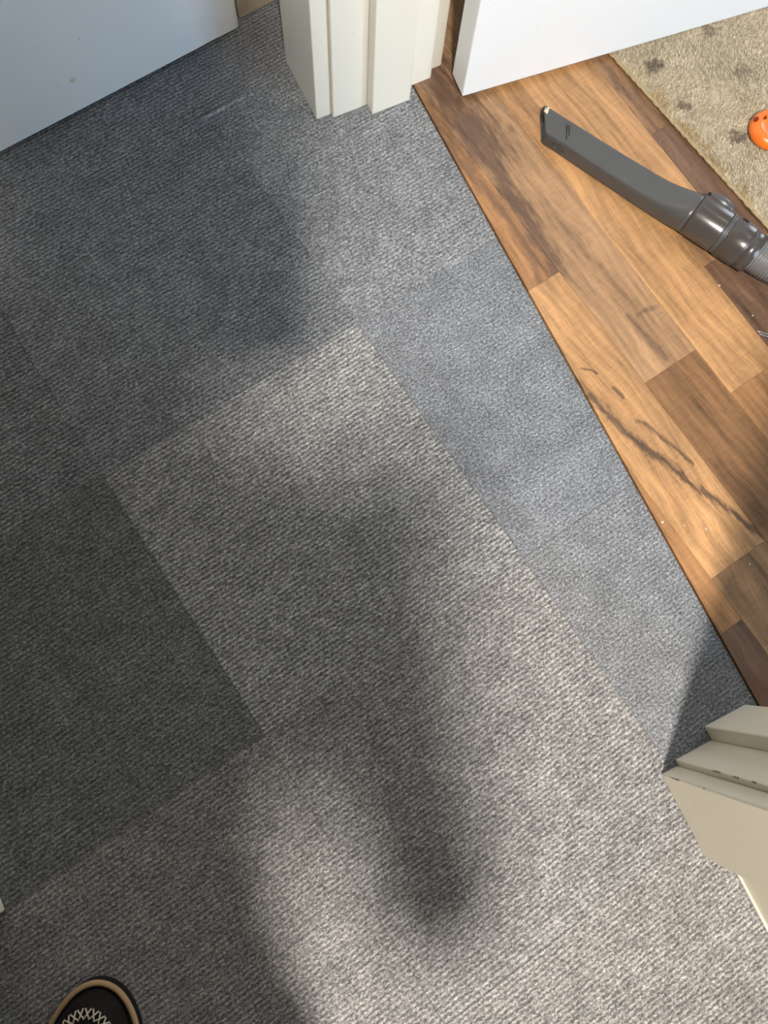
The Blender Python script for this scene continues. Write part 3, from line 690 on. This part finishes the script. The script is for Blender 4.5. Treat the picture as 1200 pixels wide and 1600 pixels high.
def slipper(toe, s, label):
    r = empty('slipper', (toe[0], toe[1], 0.0004), math.atan2(FD.y, FD.x) - math.pi / 2)
    tag(r, label, 'slipper', 'pair of black slippers')
    ol = outline(s); n = len(ol); inner = outline(s, 0.052, 0.290, 0.0075); ap = outline(s, 0.041, 0.240, 0.021)
    bm = bmesh.new(); loft(bm, [[(x, y, z) for x, y in o_] for o_, z in ((outline(s, 0.057, 0.299, 0.003), 0.0), (ol, 0.004), (ol, 0.013), (inner, 0.017))])
    from_bm('sole', bm, M['slipper'], r, True)
    bm = bmesh.new(); tube(bm, [(x, y, 0.018) for x, y in mixr2(ol, inner, 0.30)], 0.0034, 8, True); from_bm('welt', bm, M['welt'], r, True)
    rise = lambda y: 0.020 * min(1.0, max(0.0, (-y - 0.04) / 0.11))
    bm = bmesh.new()
    loft(bm, [mixr(inner, ap, t_, (lambda y, z=z: z + rise(y) * z / 0.05)) for t_, z in ((0.02, 0.017), (0.05, 0.028), (0.22, 0.038), (0.55, 0.0455), (0.85, 0.0492), (1.0, 0.050))], True, False)
    up = from_bm('upper', bm, M['slipper'], r, True)
    cen = [(0.0, -0.12)] * n
    bm = bmesh.new()
    loft(bm, [mixr(ap, cen, t_, (lambda y, z=z: z + rise(y))) for t_, z in ((0.0, 0.0495), (0.10, 0.0525), (0.35, 0.056), (0.70, 0.058), (0.92, 0.0585))], False, True)
    from_bm('apron', bm, M['slipper'], r, True)
    # cross stitches along the apron seam, evenly spaced by length
    ring = [Vector((x, y, 0)) for x, y in ap]; acc_ = [0.0]
    for k in range(n): acc_.append(acc_[-1] + (ring[(k + 1) % n] - ring[k]).length)
    def at(d):
        d %= acc_[-1]; k = 0
        while acc_[k + 1] < d: k += 1
        return ring[k].lerp(ring[(k + 1) % n], (d - acc_[k]) / max(acc_[k + 1] - acc_[k], 1e-9))
    bm = bmesh.new(); m_ = int(acc_[-1] / 0.0072)
    for k in range(m_):
        d = acc_[-1] * k / m_; c_ = at(d)
        if c_.y < -0.14: continue
        tg = (at(d + 0.002) - at(d - 0.002)).normalized(); nn = Vector((tg.y, -tg.x, 0))
        for sg in (1, -1):
            a_ = c_ + nn * 0.0050 - tg * (0.0034 * sg); b_ = c_ - nn * 0.0050 + tg * (0.0034 * sg)
            tube(bm, [(a_.x, a_.y, 0.0500 + rise(a_.y)), (c_.x, c_.y, 0.0524 + rise(c_.y)), (b_.x, b_.y, 0.0535 + rise(b_.y))], 0.0009, 5)
    from_bm('stitching', bm, M['stitch'], up, True)
    return r
def mixr2(a, b, t_): return [(p[0] + (q[0] - p[0]) * t_, p[1] + (q[1] - p[1]) * t_) for p, q in zip(a, b)]
TOE_L = Vector((-0.4200, -0.1850)); TOE_R = Vector((-0.1722, -0.3794))
slipper(TOE_L, -1, 'black slipper with tan welt and pale cross stitching in the dark corner')
slipper(TOE_R, 1, 'black slipper with tan welt standing on the lit carpet')

def P3(base, f, r, z): 
    v = Vector((base[0], base[1], 0)) + FD * f + FR * r; return (v.x, v.y, z)
pers = empty('person', (-0.40, -0.42, 0)); tag(pers, 'person in dark trousers and grey sweater standing and holding up a phone', 'person')
bmv, bme, rad = [], [], []
def jv(p, r): bmv.append(Vector(p)); rad.append(r); return len(bmv) - 1
def je(a_, b_): bme.append((a_, b_))
C0 = (-0.415, -0.43)
pel = jv(P3(C0, 0.0, 0.01, 0.96), 0.130)
wst = jv(P3(C0, 0.01, 0.02, 1.15), 0.135); je(pel, wst)
cst = jv(P3(C0, 0.04, 0.04, 1.30), 0.150); je(wst, cst)
upc = jv(P3(C0, 0.085, 0.08, 1.45), 0.105); je(cst, upc)
nck = jv(P3(C0, 0.135, 0.115, 1.50), 0.085); je(upc, nck)
hd0 = jv(P3(C0, 0.19, 0.135, 1.505), 0.082); je(nck, hd0)
hd1 = jv(P3(C0, 0.215, 0.145, 1.565), 0.09); je(hd0, hd1)
hd2 = jv(P3(C0, 0.225, 0.145, 1.63), 0.065); je(hd1, hd2)
for sgn, toe in ((-1, TOE_L), (1, TOE_R)):
    an = Vector((toe.x, toe.y, 0)) - FD * 0.215
    hip = jv(P3(C0, 0.0, sgn * 0.095, 0.90), 0.100); je(pel, hip)
    kn = Vector(bmv[hip]).lerp(an, 0.52) + FD * 0.03
    k1 = jv((kn.x, kn.y, 0.49), 0.068); je(hip, k1)
    k2 = jv(Vector((kn.x, kn.y, 0.49)).lerp(Vector((an.x, an.y, 0.09)), 0.35) - FD * 0.01, 0.056); je(k1, k2)
    k3 = jv((an.x, an.y, 0.12), 0.040); je(k2, k3)
    k4 = jv((an.x + FD.x * 0.03, an.y + FD.y * 0.03, 0.068), 0.034); je(k3, k4)
    k5 = jv((an.x + FD.x * 0.12, an.y + FD.y * 0.12, 0.046), 0.022); je(k4, k5)
WR = Vector((-0.10, -0.40, 1.00)); WL = Vector((-0.135, -0.055, 1.035))
for sgn, elb, wrp in ((1, Vector((-0.145, -0.560, 1.06)), WR), (-1, Vector((-0.34, -0.10, 1.14)), WL)):
    sh = jv(P3(C0, 0.075, 0.075 + sgn * 0.18, 1.44), 0.070); je(upc, sh)
    e0 = jv(Vector(bmv[sh]).lerp(elb, 0.55), 0.050); je(sh, e0)
    e1 = jv(elb, 0.047); je(e0, e1)
    f1 = jv(elb.lerp(wrp, 0.4), 0.044); je(e1, f1)
    f2 = jv(wrp, 0.030); je(f1, f2)
me = bpy.data.meshes.new('body'); me.from_pydata([tuple(v - Vector((-0.40, -0.42, 0))) for v in bmv], bme, [])
body = link('body', me, M['sweater'], pers)
me.materials.append(M['trouser']); me.materials.append(M['skin'])
sk = body.modifiers.new('skin', 'SKIN'); sk.use_smooth_shade = True
for i, v in enumerate(me.skin_vertices[0].data): v.radius = (rad[i] * (1.25 if i < 4 else 1.0), rad[i] * (1.25 if i < 4 else 1.0)); v.use_root = (i == 0)
body.modifiers.new('sub', 'SUBSURF').levels = 1
body.modifiers['sub'].render_levels = 1
dg = bpy.context.evaluated_depsgraph_get(); ev = body.evaluated_get(dg)
nm = bpy.data.meshes.new_from_object(ev); body.modifiers.clear(); body.data = nm
nm.materials.clear()
for k in ('sweater', 'trouser', 'skin'): nm.materials.append(M[k])
for p in nm.polygons:
    z = p.center.z; p.use_smooth = True
    p.material_index = 2 if (z > 1.47 and Vector((p.center.x - 0.40 - C0[0], p.center.y - 0.42 - C0[1], 0)).dot(FD) > 0.12) else (1 if z < 0.98 else 0)
# hair, face
hc = Vector(P3(C0, 0.215, 0.145, 1.575)) - Vector((-0.40, -0.42, 0))
bm = bmesh.new(); bmesh.ops.create_uvsphere(bm, u_segments=28, v_segments=18, radius=1.0)
bmesh.ops.delete(bm, geom=[v for v in bm.verts if v.co.z < -0.15 and v.co.y > -0.25], context='VERTS')
for v in bm.verts: v.co = Vector((v.co.x * 0.094, v.co.y * 0.108, v.co.z * 0.115))
hr = from_bm('hair', bm, M['hair'], pers, True); hr.location = hc; hr.rotation_euler = (-0.35, 0, math.atan2(FD.y, FD.x) - math.pi / 2)
bm = bmesh.new(); bmesh.ops.create_uvsphere(bm, u_segments=12, v_segments=8, radius=1.0)
for v in bm.verts: v.co = Vector((v.co.x * 0.013, v.co.y * 0.018, v.co.z * 0.022))
ns = from_bm('nose', bm, M['skin'], pers, True); ns.location = hc + FD * 0.092 - Vector((0, 0, 0.035))
for sgn in (-1, 1):
    bm = bmesh.new(); bmesh.ops.create_uvsphere(bm, u_segments=12, v_segments=8, radius=0.011)
    ey = from_bm('eye', bm, M['black'], pers, True); ey.location = hc + FD * 0.080 + FR * (sgn * 0.032)
    bm = bmesh.new(); bmesh.ops.create_uvsphere(bm, u_segments=12, v_segments=8, radius=1)
    for v in bm.verts: v.co = Vector((v.co.x * 0.010, v.co.y * 0.018, v.co.z * 0.030))
    er = from_bm('ear', bm, M['skin'], pers, True); er.location = hc + FR * (sgn * 0.084) - Vector((0, 0, 0.02)); er.rotation_euler = hr.rotation_euler
# hands: palm and five bent fingers each, closed on the phone's edges
pr_, pu_, pb_ = R_, U_, B_
PC = Vector((0, 0, 1.0)) - pu_ * 0.058 - pr_ * 0.018 + pb_ * 0.010
def hand(sgn, wrist, base=None):
    if base is None: base = PC + pr_ * (sgn * 0.062) - pu_ * 0.030 + pb_ * 0.010
    bm = bmesh.new()
    wl = wrist
    tube(bm, catmull([wl, wl.lerp(base, 0.5) + pb_ * 0.004, base, base + pu_ * 0.030 - pr_ * (sgn * 0.004)], 4), [0.028, 0.029, 0.030, 0.031, 0.032, 0.033, 0.033, 0.032, 0.030, 0.028, 0.024, 0.020, 0.012], 12)
    for q, (du, L) in enumerate(((0.034, 0.062), (0.014, 0.068), (-0.006, 0.064), (-0.024, 0.052))):
        s0 = base + pu_ * du + pb_ * -0.002
        tube(bm, catmull([s0 + pr_ * (sgn * 0.004), s0 - pb_ * 0.010 - pr_ * (sgn * L * 0.30) + pb_ * 0.012, s0 - pr_ * (sgn * L * 0.62) + pb_ * 0.003, s0 - pr_ * (sgn * L * 0.85) + pb_ * 0.006], 4), [0.0095] * 4 + [0.009] * 4 + [0.0082] * 4 + [0.006], 10)
    s0 = base + pu_ * 0.0 + pb_ * 0.018
    tube(bm, catmull([s0, s0 + pu_ * 0.022 - pr_ * (sgn * 0.012) + pb_ * 0.006, s0 + pu_ * 0.045 - pr_ * (sgn * 0.030) + pb_ * 0.004, s0 + pu_ * 0.058 - pr_ * (sgn * 0.042) + pb_ * 0.002], 4), [0.0125] * 4 + [0.011] * 4 + [0.0095] * 4 + [0.007], 10)
    for v in bm.verts: v.co -= Vector((-0.40, -0.42, 0))
    return from_bm('hand', bm, M['skin'], pers, True)
hand(1, WR, WR + FD * 0.06 - FR * 0.05 - Vector((0, 0, 0.012))); hand(-1, WL)
ph = empty('smartphone', PC); tag(ph, 'dark smartphone held in both hands over the carpet', 'phone')
ph.rotation_euler = Matrix(((pr_.x, pu_.x, pb_.x), (pr_.y, pu_.y, pb_.y), (pr_.z, pu_.z, pb_.z))).to_euler()
box('phone_case', (-0.036, -0.076, 0.002), (0.036, 0.076, 0.010), M['black'], ph, 0.003)
box('screen', (-0.033, -0.072, 0.0101), (0.033, 0.072, 0.0106), M['black'], ph)
